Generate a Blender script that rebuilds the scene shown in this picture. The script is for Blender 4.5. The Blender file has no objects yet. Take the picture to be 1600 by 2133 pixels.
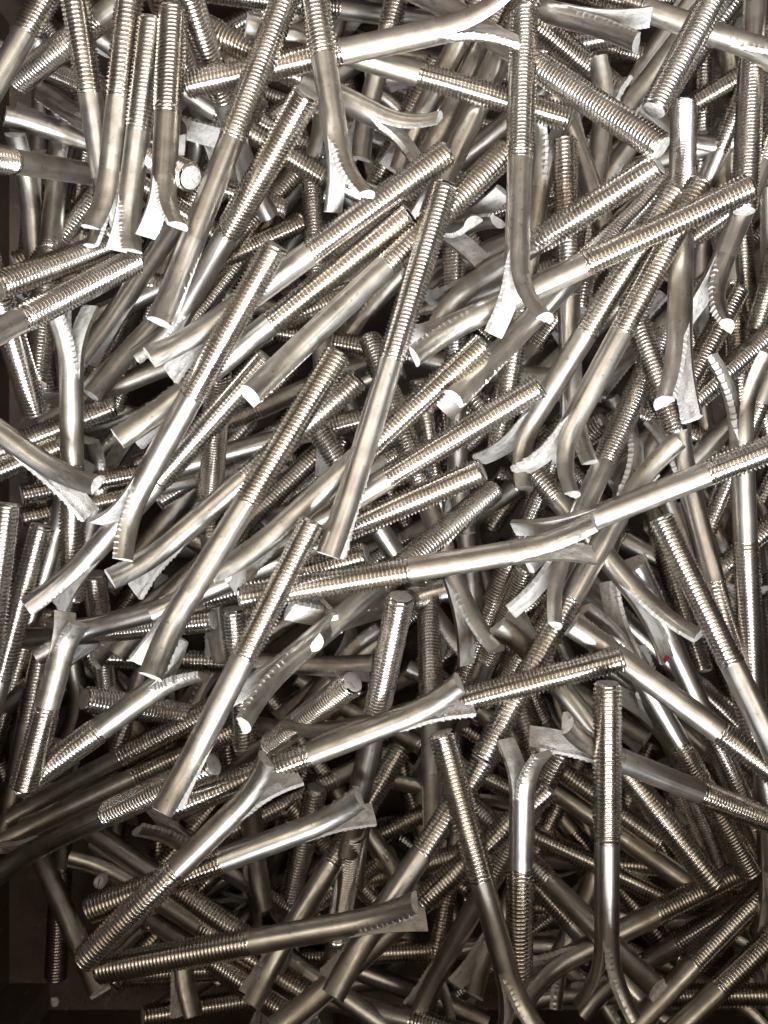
import bpy, math, random
import numpy as np
from mathutils import Matrix, Vector, noise

random.seed(5)
scene = bpy.context.scene
col = scene.collection

# ------------------------------------------------------------------ camera
cam_d = bpy.data.cameras.new("camera")
cam = bpy.data.objects.new("camera", cam_d)
col.objects.link(cam)
cam.location = (0, 0, 0.5)
cam.rotation_euler = (0, 0, 0)                      # straight down on the pile
cam_d.sensor_fit = 'VERTICAL'
cam_d.sensor_height = 24.0
cam_d.lens = 24.0 * 0.5 / 0.53325
cam_d.clip_start = 0.01
cam_d.clip_end = 50
cam_d.dof.use_dof = True
cam_d.dof.focus_distance = 0.53
cam_d.dof.aperture_fstop = 7.0
scene.camera = cam

# ------------------------------------------------------------------ light
world = bpy.data.worlds.new("World")
scene.world = world
world.use_nodes = True
bg = world.node_tree.nodes["Background"]
bg.inputs[0].default_value = (0.28, 0.255, 0.215, 1)
bg.inputs[1].default_value = 0.34

def area(name, loc, target, sx, sy, power, color):
    l = bpy.data.lights.new(name, 'AREA')
    l.shape = 'RECTANGLE'; l.size = sx; l.size_y = sy
    l.energy = power; l.color = color
    o = bpy.data.objects.new(name, l)
    col.objects.link(o)
    o.location = loc
    d = Vector(target) - Vector(loc)
    o.rotation_euler = d.to_track_quat('-Z', 'Y').to_euler()
    return o

area("window_light", (0.15, -2.2, 2.1), (0, 0.05, 0), 2.5, 1.3, 500, (0.90, 0.95, 1.0))
area("overhead_fill", (0, 0.35, 2.5), (0, 0.35, 0), 3.2, 2.6, 13, (1.0, 0.85, 0.66))  # added unseen fill lamp, gives the steel a broad warm reflection from above
area("ceiling_tube_light", (-0.75, 0.35, 2.0), (0, 0, 0), 0.22, 1.5, 7, (1.0, 0.90, 0.78))
area("ceiling_tube_light", (0.95, 0.25, 2.0), (0, 0, 0), 0.22, 1.5, 7, (1.0, 0.90, 0.78))

scene.view_settings.view_transform = 'Standard'
scene.view_settings.look = 'None'
scene.view_settings.exposure = 0.12
scene.view_settings.gamma = 1.0
scene.cycles.max_bounces = 8
scene.cycles.glossy_bounces = 6

# ------------------------------------------------------------------ materials
def mat(name):
    m = bpy.data.materials.new(name); m.use_nodes = True
    nt = m.node_tree
    return m, nt, nt.nodes["Principled BSDF"]

def N(nt, t, **kw):
    n = nt.nodes.new(t)
    for k, v in kw.items(): setattr(n, k, v)
    return n

def ramp(nt, src, stops):
    r = N(nt, "ShaderNodeValToRGB")
    e = r.color_ramp.elements
    while len(e) < len(stops): e.new(0.5)
    for el, (p, c) in zip(e, stops):
        el.position = p
        el.color = c if len(c) == 4 else (*c, 1)
    nt.links.new(src, r.inputs[0])
    return r

def noise_tex(nt, scale, detail=3, vec=None, stretch=None, rough=0.5):
    tc = N(nt, "ShaderNodeTexCoord")
    mp = N(nt, "ShaderNodeMapping")
    if stretch: mp.inputs["Scale"].default_value = stretch
    oi = N(nt, "ShaderNodeObjectInfo")
    mul = N(nt, "ShaderNodeMath", operation='MULTIPLY'); mul.inputs[1].default_value = 3.7
    nt.links.new(oi.outputs["Random"], mul.inputs[0])
    cb = N(nt, "ShaderNodeCombineXYZ")
    for i in range(3): nt.links.new(mul.outputs[0], cb.inputs[i])
    nt.links.new(tc.outputs["Object"], mp.inputs[0])
    nt.links.new(cb.outputs[0], mp.inputs["Location"])
    n = N(nt, "ShaderNodeTexNoise")
    n.inputs["Scale"].default_value = scale
    n.inputs["Detail"].default_value = detail
    n.inputs["Roughness"].default_value = rough
    nt.links.new(mp.outputs[0], n.inputs["Vector"])
    return n

def metal(name, dark, light, r0, r1, bump=0.15, streak=(1, 1, 0.05)):
    m, nt, b = mat(name)
    b.inputs["Metallic"].default_value = 1.0
    n1 = noise_tex(nt, 90, 4)
    c = ramp(nt, n1.outputs[0], [(0.32, dark), (0.62, light)])
    # fine dark specks and stains of handling
    n3 = noise_tex(nt, 420, 3)
    sp = ramp(nt, n3.outputs[0], [(0.27, (0.45, 0.42, 0.38)), (0.36, (1, 1, 1))])
    mx = N(nt, "ShaderNodeMix", data_type='RGBA', blend_type='MULTIPLY')
    mx.inputs[0].default_value = 0.8
    nt.links.new(c.outputs[0], mx.inputs[6]); nt.links.new(sp.outputs[0], mx.inputs[7])
    # each piece a little duller or cleaner than the next
    oi = N(nt, "ShaderNodeObjectInfo")
    tone = ramp(nt, oi.outputs["Random"], [(0.0, (0.80, 0.77, 0.73)), (0.5, (0.95, 0.94, 0.92)), (1.0, (1, 1, 1))])
    mt = N(nt, "ShaderNodeMix", data_type='RGBA', blend_type='MULTIPLY'); mt.inputs[0].default_value = 1
    nt.links.new(mx.outputs[2], mt.inputs[6]); nt.links.new(tone.outputs[0], mt.inputs[7])
    # dull oily patches
    n4 = noise_tex(nt, 38, 5, stretch=(1, 1, 0.4), rough=0.65)
    oil = ramp(nt, n4.outputs[0], [(0.50, (1, 1, 1)), (0.60, (0.80, 0.76, 0.70))])
    mo = N(nt, "ShaderNodeMix", data_type='RGBA', blend_type='MULTIPLY'); mo.inputs[0].default_value = 1
    nt.links.new(mt.outputs[2], mo.inputs[6]); nt.links.new(oil.outputs[0], mo.inputs[7])
    nt.links.new(mo.outputs[2], b.inputs["Base Color"])
    n2 = noise_tex(nt, 900, 3, stretch=streak)
    mr = N(nt, "ShaderNodeMapRange")
    mr.inputs["From Min"].default_value = 0.3; mr.inputs["From Max"].default_value = 0.7
    mr.inputs["To Min"].default_value = r0; mr.inputs["To Max"].default_value = r1
    nt.links.new(n2.outputs[0], mr.inputs[0])
    rp = N(nt, "ShaderNodeMapRange")
    rp.inputs["From Min"].default_value = 0.48; rp.inputs["From Max"].default_value = 0.62
    rp.inputs["To Min"].default_value = 0.0; rp.inputs["To Max"].default_value = 0.12
    nt.links.new(n4.outputs[0], rp.inputs[0])
    sm = N(nt, "ShaderNodeMath", operation='ADD')
    nt.links.new(mr.outputs[0], sm.inputs[0]); nt.links.new(rp.outputs[0], sm.inputs[1])
    nt.links.new(sm.outputs[0], b.inputs["Roughness"])
    bp = N(nt, "ShaderNodeBump")
    bp.inputs["Strength"].default_value = bump
    bp.inputs["Distance"].default_value = 0.0002
    nt.links.new(n2.outputs[0], bp.inputs["Height"])
    nt.links.new(bp.outputs[0], b.inputs["Normal"])
    return m

M_SHANK = metal("drawn_steel", (0.41, 0.385, 0.352), (0.57, 0.54, 0.50), 0.29, 0.42, 0.16, (1, 1, 0.02))
M_THREAD = metal("rolled_thread_steel", (0.56, 0.53, 0.50), (0.72, 0.69, 0.66), 0.13, 0.22, 0.0, (1, 1, 1))

def cut_material(name, dark, light, metallic, scale=260):
    m, nt, b = mat(name)
    b.inputs["Metallic"].default_value = metallic
    n1 = noise_tex(nt, scale, 5, stretch=(1, 1, 0.45), rough=0.62)
    c = ramp(nt, n1.outputs[0], [(0.38, dark), (0.50, light)])
    nt.links.new(c.outputs[0], b.inputs["Base Color"])
    n2 = noise_tex(nt, 1300, 3)
    r = ramp(nt, n1.outputs[0], [(0.4, (0.55,) * 3), (0.6, (0.75,) * 3)])
    nt.links.new(r.outputs[0], b.inputs["Roughness"])
    ad = N(nt, "ShaderNodeMath", operation='ADD')
    nt.links.new(n1.outputs[0], ad.inputs[0]); nt.links.new(n2.outputs[0], ad.inputs[1])
    bp = N(nt, "ShaderNodeBump")
    bp.inputs["Strength"].default_value = 0.9
    bp.inputs["Distance"].default_value = 0.0006
    nt.links.new(ad.outputs[0], bp.inputs["Height"])
    nt.links.new(bp.outputs[0], b.inputs["Normal"])
    return m

M_CUT = cut_material("sheared_steel", (0.36, 0.335, 0.305), (0.52, 0.49, 0.455), 0.3)
M_END = cut_material("sawn_end_steel", (0.28, 0.26, 0.24), (0.42, 0.395, 0.365), 0.6, 500)

# ------------------------------------------------------------------ bolt meshes (metres, axis +Z from the thread end)
LT, LS, LF = 0.092, 0.054, 0.048
RS, RC, RR, PITCH = 0.00660, 0.00768, 0.00645, 0.00228

def mesh_from(name, verts, faces, mats, mi=None, sharp=38):
    me = bpy.data.meshes.new(name)
    me.from_pydata(verts, [], faces)
    for m in mats: me.materials.append(m)
    if mi: me.polygons.foreach_set("material_index", mi)
    me.polygons.foreach_set("use_smooth", [True] * len(faces))
    me.set_sharp_from_angle(angle=math.radians(sharp))
    me.update()
    return me

def thread_mesh(phase, stretch=1.0):
    na = 26
    PITCH = 0.00212 / stretch                              # the pitch stays true on shorter bolts
    prof = [(0.0, 0.0), (0.36, 0.0), (0.50, 0.25), (0.62, 0.85), (0.68, 1.0), (0.74, 0.85), (0.86, 0.25)]
    nt_ = int(LT / PITCH) + 2
    v, f = [], []
    rows = nt_ * len(prof)
    for j in range(rows):
        k, (ph, am) = j // len(prof), prof[j % len(prof)]
        for i in range(na):
            a = 2 * math.pi * i / na
            z = (k - 1 + ph + i / na + phase) * PITCH
            zc = min(max(z, 0.0), LT)
            amp = am * min(1.0, (LT - zc) / (3.2 * PITCH) + 0.12)
            rr = RR + (RS - RR) * max(0, 1 - (LT - zc) / (4 * PITCH))
            r = rr + (RC - RR) * amp
            lim = 0.0060 + zc * 0.9                       # chamfered start
            r = min(r, lim)
            if z > LT: r = RS
            v.append((r * math.cos(a), r * math.sin(a), zc))
    # the spiral closes one turn further on
    for j in range(rows - 1):
        for i in range(na):
            if i < na - 1:
                a, b, c, d = j*na+i, j*na+i+1, (j+1)*na+i+1, (j+1)*na+i
            else:
                if j + 1 + len(prof) >= rows: continue
                a, b, c, d = j*na+i, (j+len(prof))*na, (j+1+len(prof))*na, (j+1)*na+i
            q = [v[t] for t in (a, b, c, d)]
            if max(p[2] for p in q) - min(p[2] for p in q) < 1e-7: continue
            f.append((a, b, c, d))
    mi = [0] * len(f)
    # end face
    base = len(v)
    for ring, (r, z) in enumerate(((0.0060, 0.0), (0.0057, -0.00025), (0.0028, -0.00035))):
        for i in range(na):
            a = 2 * math.pi * i / na
            v.append((r * math.cos(a), r * math.sin(a), z + 0.00006 * noise.noise(Vector((a, r * 900, phase * 9)))))
    v.append((0, 0, -0.0004))
    for ring in range(2):
        for i in range(na):
            f.append((base + ring*na + i, base + (ring+1)*na + i, base + (ring+1)*na + (i+1) % na, base + ring*na + (i+1) % na)); mi.append(1)
    for i in range(na):
        f.append((base + 2*na + i, len(v) - 1, base + 2*na + (i+1) % na)); mi.append(1)
    return mesh_from("thread", v, f, [M_THREAD, M_END], mi, 50)

def shank_mesh(seed):
    na, nz = 32, 16
    v, f = [], []
    for j in range(nz + 1):
        z = LT + LS * j / nz
        for i in range(na):
            a = 2 * math.pi * i / na
            r = RS * (1 + 0.010 * noise.noise(Vector((math.cos(a) * 1.2, math.sin(a) * 1.2 + seed * 7, z * 60))))
            if j in (0, nz): r = RS
            v.append((r * math.cos(a), r * math.sin(a), z))
    for j in range(nz):
        for i in range(na):
            f.append((j*na+i, j*na+(i+1) % na, (j+1)*na+(i+1) % na, (j+1)*na+i))
    return mesh_from("shank", v, f, [M_SHANK])

def tail_meshes(bend, seed):
    """one half of the split end: rounded back (tail) and sheared inner side (cut_face)"""
    ns, na, nfl = 84, 15, 8
    teeth = 13.5
    V = []
    side = 1 if seed % 2 == 0 else -1
    for j in range(ns + 1):
        t = j / ns
        s = t * LF
        k = bend / LF
        # curve tightens in the middle and straightens at the end
        th = bend * (t * t * (3 - 2 * t)) * 0.55 + bend * t * 0.5
        V.append((s, th))
    pts, px, pz = [], 0.0, 0.0
    for j, (s, th) in enumerate(V):
        if j: 
            px += math.sin(th) * LF / ns; pz += math.cos(th) * LF / ns
        pts.append((px, pz, th))
    bv, bf, cv, cf = [], [], [], []
    for j, (ox, oz, th) in enumerate(pts):
        t = j / ns
        w = RS ; h = RS - 0.0008 * t
        e = min(1, t * 5)
        def put(lst, x, y, dz=0.0):
            lst.append((ox + x * math.cos(th) + dz * math.sin(th), y * side,
                        LT + LS + oz - x * math.sin(th) + dz * math.cos(th)))
        saw = (t * teeth + 0.6 * noise.noise(Vector((t * 6, seed * 1.3, 0)))) % 1.0
        tooth = (2.0 if seed % 4 in (1, 2) else 0.8) * (saw ** 1.5) * e * max(0.15, 0.75 + 0.9 * noise.noise(Vector((t * 9, seed * 2.7, 4))))
        jag = noise.noise(Vector((t * 26, seed * 3.1, 2)))
        phi_end = math.radians(90 - 30 * e)
        for i in range(na + 1):                          # rounded back
            ph = -math.pi / 2 + (phi_end + math.pi / 2) * i / na
            rr = 1 + 0.012 * noise.noise(Vector((ph * 1.5, t * 5, seed * 2.3)))
            x, y = h * math.cos(ph) * rr, w * math.sin(ph) * rr
            if i == na: x, y = x + 0.0002 * tooth, y + 0.0006 * tooth
            if i == 0: y -= 0.00025 * max(0, jag) * e
            put(bv, x, y)
        # teeth strip then uneven flat
        xe, ye = h * math.cos(phi_end) + 0.0002 * tooth, w * math.sin(phi_end) + 0.0006 * tooth
        yb = w * (1 - 0.16 * e)
        put(cv, xe, ye)
        put(cv, (xe) * 0.55 - 0.00075 * (1 - saw) * e * 0 + 0.0009 * (1 - saw) * e * 0.6, (ye + yb) / 2 + 0.0004 * tooth)
        wave = w * (0.30 + 0.35 * noise.noise(Vector((t * 4.5, seed * 1.7, 5))))
        for i in range(nfl + 1):
            y = yb + (-w - yb) * i / nfl
            x = 0.0
            x += 0.00042 * noise.noise(Vector((t * 7, y * 260, seed))) * e
            x += 0.00014 * noise.noise(Vector((t * 42, y * 1100, seed))) * e
            if y > wave: x += 0.00045 * e
            if i == nfl: y -= 0.00025 * max(0, jag) * e
            if i == 0: x -= 0.0005 * tooth
            put(cv, x if i < nfl else 0.0, y)
    nb, nc = na + 1, nfl + 3
    for j in range(ns):
        for i in range(na): bf.append((j*nb+i, j*nb+i+1, (j+1)*nb+i+1, (j+1)*nb+i))
        for i in range(nc - 1): cf.append((j*nc+i, j*nc+i+1, (j+1)*nc+i+1, (j+1)*nc+i))
    # end cut: closed with the sheared material, slightly torn
    ox, oz, th = pts[-1]
    end0 = len(cv)
    ring = [bv[ns*nb+i] for i in range(nb)] + [cv[ns*nc+i] for i in range(nc)]
    cv += ring
    cx = Vector((0, 0, 0))
    for p in ring: cx += Vector(p) / len(ring)
    tilt = 0.0002
    inner = []
    for p in ring:
        q = Vector(p).lerp(cx, 0.35)
        q += Vector((math.sin(th), 0, math.cos(th))) * (0.0001 + 0.0004 * noise.noise(q * 400 + Vector((seed, 0, 0))))
        inner.append(tuple(q))
    i0 = len(cv); cv += inner
    cv.append(tuple(cx + Vector((math.sin(th), 0, math.cos(th))) * tilt))
    n = len(ring)
    for i in range(n):
        k2 = (i + 1) % n
        cf.append((end0+i, end0+k2, i0+k2, i0+i)); cf.append((i0+i, i0+k2, len(cv)-1))
    if side < 0:
        bf = [x[::-1] for x in bf]; cf = [x[::-1] for x in cf]
    return mesh_from("tail", bv, bf, [M_SHANK]), mesh_from("cut_face", cv, cf, [M_CUT], None, 30)

STRETCH = (0.55, 0.65, 0.78, 0.88, 0.98, 1.08)
THREADS = {(k, s): thread_mesh(p, STRETCH[s]) for k, p in enumerate((0.0, 0.37, 0.7)) for s in range(len(STRETCH))}
SHANKS = [shank_mesh(s) for s in (1, 2, 3)]
BENDS = (0.16, 0.34, 0.52, 0.70, 0.90)
TAILS = {(b, s): tail_meshes(BENDS[b], s + b * 4) for b in range(5) for s in range(4)}

# ------------------------------------------------------------------ one bolt = Empty > thread, shank, tail (> cut_face), tail (> cut_face)
def part(name, me, parent, rz=0.0):
    o = bpy.data.objects.new(name, me)
    col.objects.link(o)
    o.parent = parent
    if rz: o.rotation_euler = (0, 0, rz)
    return o

GROUP = "split tail anchor bolts heaped in the crate"
HIDDEN = "anchor bolt sunk deep in the heap, only slivers of it showing between others"
def nearest_bend(a): return min(range(5), key=lambda i: abs(BENDS[i] - a))

def bolt(i, label, P, d, n, sx, ba, bb):
    root = bpy.data.objects.new("anchor_bolt", None)
    root.empty_display_size = 0.01
    col.objects.link(root)
    d, n = Vector(d).normalized(), Vector(n).normalized()
    n = (n - d * n.dot(d)).normalized()
    y = d.cross(n)
    root.matrix_world = Matrix(((n.x, y.x, d.x * sx, P[0]), (n.y, y.y, d.y * sx, P[1]),
                                (n.z, y.z, d.z * sx, P[2]), (0, 0, 0, 1)))
    root["label"] = label or HIDDEN
    root["category"] = "anchor bolt"
    root["group"] = GROUP if label else "anchor bolts sunk deep in the heap"
    part("thread", THREADS[(i % 3, min(range(len(STRETCH)), key=lambda s: abs(STRETCH[s] - sx)))], root)
    part("shank", SHANKS[(i // 3) % 3], root)
    for k, b in enumerate((ba, bb)):
        tm, cm = TAILS[(nearest_bend(b * min(1.0, sx + 0.08)), (i * 2 + k * 2 + (i // 5)) % 4)]
        t = part("tail", tm, root, math.pi * k)
        part("cut_face", cm, t)
    return root

# label, thread end (m), axis, opening direction, stretch, bend of both tails
BOLTS = [
('bright bolt leaning from top edge with its round thread end facing down and out', (0.13945, 0.20756, 0.00375), (0.4704, 0.8785, -0.0833), (-0.7438, 0.4455, 0.4983), 0.98, 0.6, 0.6),
('white threaded bolt from the top edge ending in open fork over upper middle', (-0.04227, 0.30636, 0.00522), (0.1533, -0.9875, -0.0377), (0.7382, 0.0891, 0.6687), 0.775, 0.68, 0.5),
('rightmost of three upright bolts side by side, tail curling right', (-0.10877, 0.26039, 0.00331), (-0.0499, -0.9983, 0.0314), (0.7433, -0.0161, 0.6688), 0.612, 0.66, 0.7),
('middle of three upright bolts side by side at upper left', (-0.12075, 0.25767, -0.00105), (-0.1691, -0.973, -0.1572), (0.6127, -0.2287, 0.7565), 0.621, 0.5, 0.55),
('leftmost of three upright bolts side by side at upper left', (-0.13165, 0.28301, -0.00247), (-0.1539, -0.9763, -0.152), (-0.5144, -0.0522, 0.856), 0.694, 0.4, 0.6),
('white threaded bolt slanting down beside the three upright ones', (-0.16613, 0.29682, -0.00169), (0.0983, -0.9659, -0.2394), (-0.6863, -0.24, 0.6866), 0.8, 0.6, 0.6),
('long bolt from the top edge, white half-moon cut end left of centre', (-0.04561, 0.28278, -0.00116), (-0.358, -0.9337, 0.0058), (0.1962, -0.0692, 0.9781), 1.032, 0.35, 0.5),
('smooth shank crossing the top centre with fork opening to the right', (-0.1063, 0.22935, -0.01595), (0.9817, 0.1577, 0.1066), (-0.1843, 0.6481, 0.7389), 0.933, 0.55, 0.6),
('upright forked bolt hanging below the long diagonal thread, right of centre', (0.07584, 0.27154, -0.01977), (-0.0451, -0.9903, 0.1311), (0.7464, 0.0538, 0.6634), 0.939, 0.62, 0.6),
('long diagonal threaded bolt at upper right, bright teeth running to lower right', (0.14095, 0.18497, 0.01227), (-0.6489, 0.6516, -0.3929), (-0.721, -0.3616, 0.5911), 1.009, 0.5, 0.5),
('long bolt left of centre whose round tail bends down to left middle', (-0.05377, 0.133, 0.02203), (-0.5228, -0.8123, -0.2586), (0.5312, -0.5477, 0.6464), 0.971, 0.75, 0.7),
('central bolt lying nearly upright on top with closed twin tails', (0.03219, 0.17164, -0.00297), (-0.2943, -0.9557, 0.0049), (-0.294, 0.0953, 0.951), 1.052, 0.16, 0.2),
('long threaded bolt on top reaching the right edge below the upper corner', (0.19119, 0.16935, 0.0008), (-0.9065, -0.4103, -0.0993), (0.1278, -0.491, 0.8617), 1.027, 0.5, 0.5),
('upper of two parallel threaded bolts running through the centre to lower left', (0.03359, 0.18955, -0.00513), (-0.8032, -0.5956, 0.013), (-0.2134, 0.3081, 0.9271), 0.986, 0.4, 0.6),
('lower of two parallel threaded bolts running through the centre to lower left', (0.01329, 0.15933, -0.01109), (-0.7896, -0.6083, -0.0803), (-0.127, 0.0341, 0.9913), 1.025, 0.3, 0.5),
('threaded bolt next below the longest one, serrated tail at left middle', (-0.03795, 0.21004, 0.01964), (-0.5401, -0.6214, -0.5676), (-0.7157, -0.0157, 0.6982), 0.98, 0.45, 0.5),
('threaded bolt under the long right one, tail bending down at centre', (0.14099, 0.17908, 0.00702), (-0.7369, -0.3794, -0.5594), (0.0074, -0.8321, 0.5546), 0.824, 0.9, 0.5),
('thick threaded bolt passing under the central bolt, tail cut left of centre', (0.06732, 0.19535, -0.01782), (-0.7149, -0.6952, 0.0756), (0.198, -0.0975, 0.9753), 1.012, 0.5, 0.4),
('bolt with round thread end showing at centre, tail reaching lower left', (-0.03659, -0.00457, 0.00557), (-0.45, -0.8921, 0.0398), (-0.06, 0.0746, 0.9954), 0.849, 0.3, 0.4),
('long bolt parallel to and right of the bent tail, cut square at lower left', (-0.02354, 0.083, -0.00076), (-0.5205, -0.8528, 0.0432), (0.4463, -0.2285, 0.8652), 0.999, 0.45, 0.4),
('near horizontal bolt across the middle, fork opening at right centre', (-0.07601, -0.04548, -0.00672), (0.9855, 0.1671, 0.0296), (-0.1298, 0.63, 0.7657), 0.987, 0.45, 0.45),
('smooth shank entering from the right edge, pale cut tail pointing left', (0.25919, 0.05637, 0.00988), (-0.9151, -0.3723, -0.1546), (0.1652, -0.6962, 0.6986), 1.059, 0.45, 0.5),
('bright thread passing under the central bolt, tip at the middle right', (0.05326, 0.09001, -0.01214), (-0.7389, -0.6738, -0.0056), (-0.3405, 0.3662, 0.866), 0.991, 0.5, 0.5),
('long diagonal thread below centre right with cut end at left centre', (0.08375, 0.06749, -0.01225), (-0.8523, -0.5112, -0.1105), (-0.0495, -0.1313, 0.9901), 1.04, 0.25, 0.5),
('threaded bolt with thread end right of centre, just above the horizontal bolt', (0.05316, 0.02284, -0.01616), (-0.8941, -0.389, -0.2218), (-0.2034, -0.0885, 0.9751), 1.078, 0.4, 0.4),
('right one of the twin threaded bolts, bent tail and pale cut face', (0.16884, 0.1756, -0.0101), (-0.4555, -0.8828, -0.1149), (0.6252, -0.4091, 0.6647), 0.963, 0.85, 0.75),
('left one of the twin threaded bolts at right, tail bent straight down', (0.15637, 0.17342, -0.01269), (-0.4954, -0.8327, -0.2472), (0.5541, -0.5221, 0.6484), 0.967, 0.85, 0.7),
('upright forked bolt under the long thread near the right edge', (0.17878, 0.2424, -0.07246), (-0.147, -0.8919, 0.4277), (-0.8197, 0.3518, 0.452), 1.12, 0.38, 0.38),
('curved bolt at lower left with serrated tail and broad pale cut face', (-0.16, -0.2386, -0.00956), (0.7094, 0.7037, 0.0387), (-0.4916, 0.4548, 0.7426), 0.788, 0.7, 0.75),
('bolt at lower centre with wavy serrated tail rising right', (-0.11805, -0.16271, -0.027), (0.924, 0.3731, 0.0836), (-0.3081, 0.5972, 0.7405), 0.92, 0.6, 0.5),
('near horizontal bolt along the bottom left, pale face under its tail', (-0.15368, -0.24545, -0.01485), (0.9742, 0.2102, 0.0818), (-0.1968, 0.6151, 0.7635), 0.931, 0.5, 0.5),
('upright bolt at lower right, dark shank and fork at the bottom edge', (0.11713, -0.08955, -0.00377), (0.0073, -0.9993, -0.0374), (0.8482, -0.0137, 0.5295), 0.921, 0.5, 0.55),
('bright threaded bolt slanting down to the bottom centre', (0.0308, -0.11767, -0.01328), (0.261, -0.965, 0.0255), (0.7352, 0.2158, 0.6426), 0.879, 0.5, 0.5),
('long bright thread slanting down to the right edge below the middle', (0.14958, -0.00299, -0.01937), (0.3967, -0.9043, 0.1578), (0.6027, 0.3863, 0.6982), 0.926, 0.5, 0.5),
('dark toothed thread lying across the lower right centre', (0.12863, -0.07839, -0.0166), (-0.9524, -0.2786, -0.1233), (0.0898, -0.6435, 0.7602), 1.016, 0.5, 0.5),
('bolt crossing beneath the curved one at lower left, pale wide tail', (-0.1604, -0.21556, -0.01911), (0.9344, 0.3555, 0.0209), (-0.2435, 0.5951, 0.7659), 0.85, 0.6, 0.5),
('dark curled tail with a notched rim at the left, bronze thread below', (-0.19207, -0.14855, -0.01281), (0.2574, 0.9662, -0.0164), (0.5982, -0.146, 0.7879), 0.5, 0.85, 0.5),
('bronze threaded bolt at left with fork and serrated edge', (-0.19968, -0.15107, -0.02411), (0.8051, 0.5886, 0.0734), (0.5099, -0.7499, 0.4215), 0.635, 0.6, 0.7),
('smooth shank slanting to the right edge from the tip of the dark toothed thread', (0.24895, -0.16915, 0.00013), (-0.789, 0.5863, -0.1838), (-0.2488, -0.0314, 0.968), 0.952, 0.4, 0.4),
('upright bolt with curved neck on top and bronze thread below', (0.07262, -0.25118, -0.01869), (0.0077, 0.9963, 0.086), (0.573, -0.0749, 0.8161), 0.671, 0.6, 0.6),
('short looking thread standing upright with dark end just below centre', (0.00885, -0.04437, -0.00559), (-0.1725, -0.8951, -0.4111), (-0.0778, -0.4037, 0.9116), 0.898, 0.4, 0.4),
('pale round thread end pointing at the viewer below centre', (-0.01695, -0.0922, -0.02165), (-0.5976, -0.5496, -0.5838), (-0.4297, -0.3952, 0.8119), 0.94, 0.4, 0.4),
('long shank slanting from lower centre to the thread at lower right edge', (0.26452, -0.19967, -0.08373), (-0.8382, 0.3987, 0.3722), (0.5336, 0.458, 0.711), 1.12, 0.6, 0.6),
('threaded bolt just under the horizontal bolt, long shank bending down left', (0.06789, 0.01397, -0.09034), (-0.6958, -0.5476, 0.4648), (0.6773, -0.285, 0.6783), 1.12, 0.6, 0.4),
('threaded bolt between two longer ones, serrated side showing at left centre', (-0.01386, 0.07424, -0.03318), (-0.7497, -0.6614, 0.0211), (-0.2652, 0.3296, 0.9061), 0.91, 0.5, 0.5),
('thick thread passing beneath the bent left tail, tip left of centre', (-0.06278, 0.0834, -0.01882), (-0.6824, -0.7096, -0.1753), (-0.3607, 0.1183, 0.9251), 1.025, 0.5, 0.5),
('bolt under the long right one, half-moon cut end at centre', (0.17074, 0.20145, -0.07682), (-0.6535, -0.6933, 0.3038), (0.2084, 0.2211, 0.9527), 1.083, 0.3, 0.5),
('second of two parallel threads pointing right at the upper left edge', (-0.14204, 0.14467, -0.05163), (-0.5454, -0.5351, 0.6451), (0.7489, 0.0343, 0.6617), 0.929, 0.5, 0.5),
('first of two parallel threads pointing right at the upper left edge', (-0.15764, 0.15202, -0.04832), (-0.5687, -0.469, 0.6757), (0.7696, -0.0134, 0.6384), 0.825, 0.5, 0.5),
('dark curved tail with white serrated rim coming in at the left edge', (-0.32765, 0.13422, -0.00872), (0.787, -0.6076, -0.1069), (0.4576, 0.4588, 0.7617), 1.116, 0.7, 0.6),
('thread hanging straight down at left with bright round end', (-0.18478, -0.05233, -0.0703), (0.0652, 0.9729, 0.2219), (-0.5117, -0.1583, 0.8444), 0.898, 0.5, 0.5),
('outermost upright thread at the left edge middle', (-0.20367, 0.00481, -0.02024), (-0.1305, -0.9914, 0.0), (0.4957, -0.0653, 0.866), 1.018, 0.5, 0.5),
('second upright thread at the left edge middle', (-0.19622, -0.00757, -0.05042), (-0.2692, -0.9631, -0.0061), (0.4801, -0.1397, 0.866), 0.998, 0.5, 0.5),
('near horizontal bolt at left centre, shank curving down, pale face above', (-0.00995, -0.02417, -0.05132), (-0.9435, -0.2612, -0.2041), (-0.0081, -0.5974, 0.8019), 1.12, 0.45, 0.6),
('round pale thread end facing right at left centre', (-0.10249, -0.06452, -0.07739), (-0.9504, -0.1234, -0.2854), (-0.2831, -0.0368, 0.9584), 1.079, 0.4, 0.4),
('round thread end facing down right beside the three upright bolts', (-0.09946, 0.17232, 0.00519), (-0.6471, 0.4898, -0.5842), (-0.4658, 0.3526, 0.8116), 0.818, 0.4, 0.4),
('white threaded bolt slanting from the top to the longest bolt', (-0.10363, 0.27459, 0.01202), (0.1565, -0.5225, -0.8382), (0.6872, -0.5519, 0.4723), 0.8, 0.4, 0.5),
('threaded bolt at top left centre whose fork opens under the tall forked one', (-0.10609, 0.27037, -0.02782), (0.8854, -0.4644, 0.0184), (0.3453, 0.6839, 0.6427), 0.777, 0.6, 0.65),
('bolt cutting the upper left corner', (-0.14571, 0.34524, -0.02302), (-0.5078, -0.8615, -0.0), (-0.0, -0.0, 1.0), 1.068, 0.5, 0.5),
('dark thread pointing into the upper left corner', (-0.21542, 0.2519, -0.06256), (0.8269, 0.2651, 0.4958), (-0.4722, -0.1514, 0.8684), 0.8, 0.5, 0.5),
('dark rod end at the upper left edge running under the upright bolts', (-0.06395, 0.19677, -0.12539), (-0.9353, 0.2571, 0.2432), (0.1005, -0.4659, 0.8791), 0.909, 0.4, 0.5),
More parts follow.
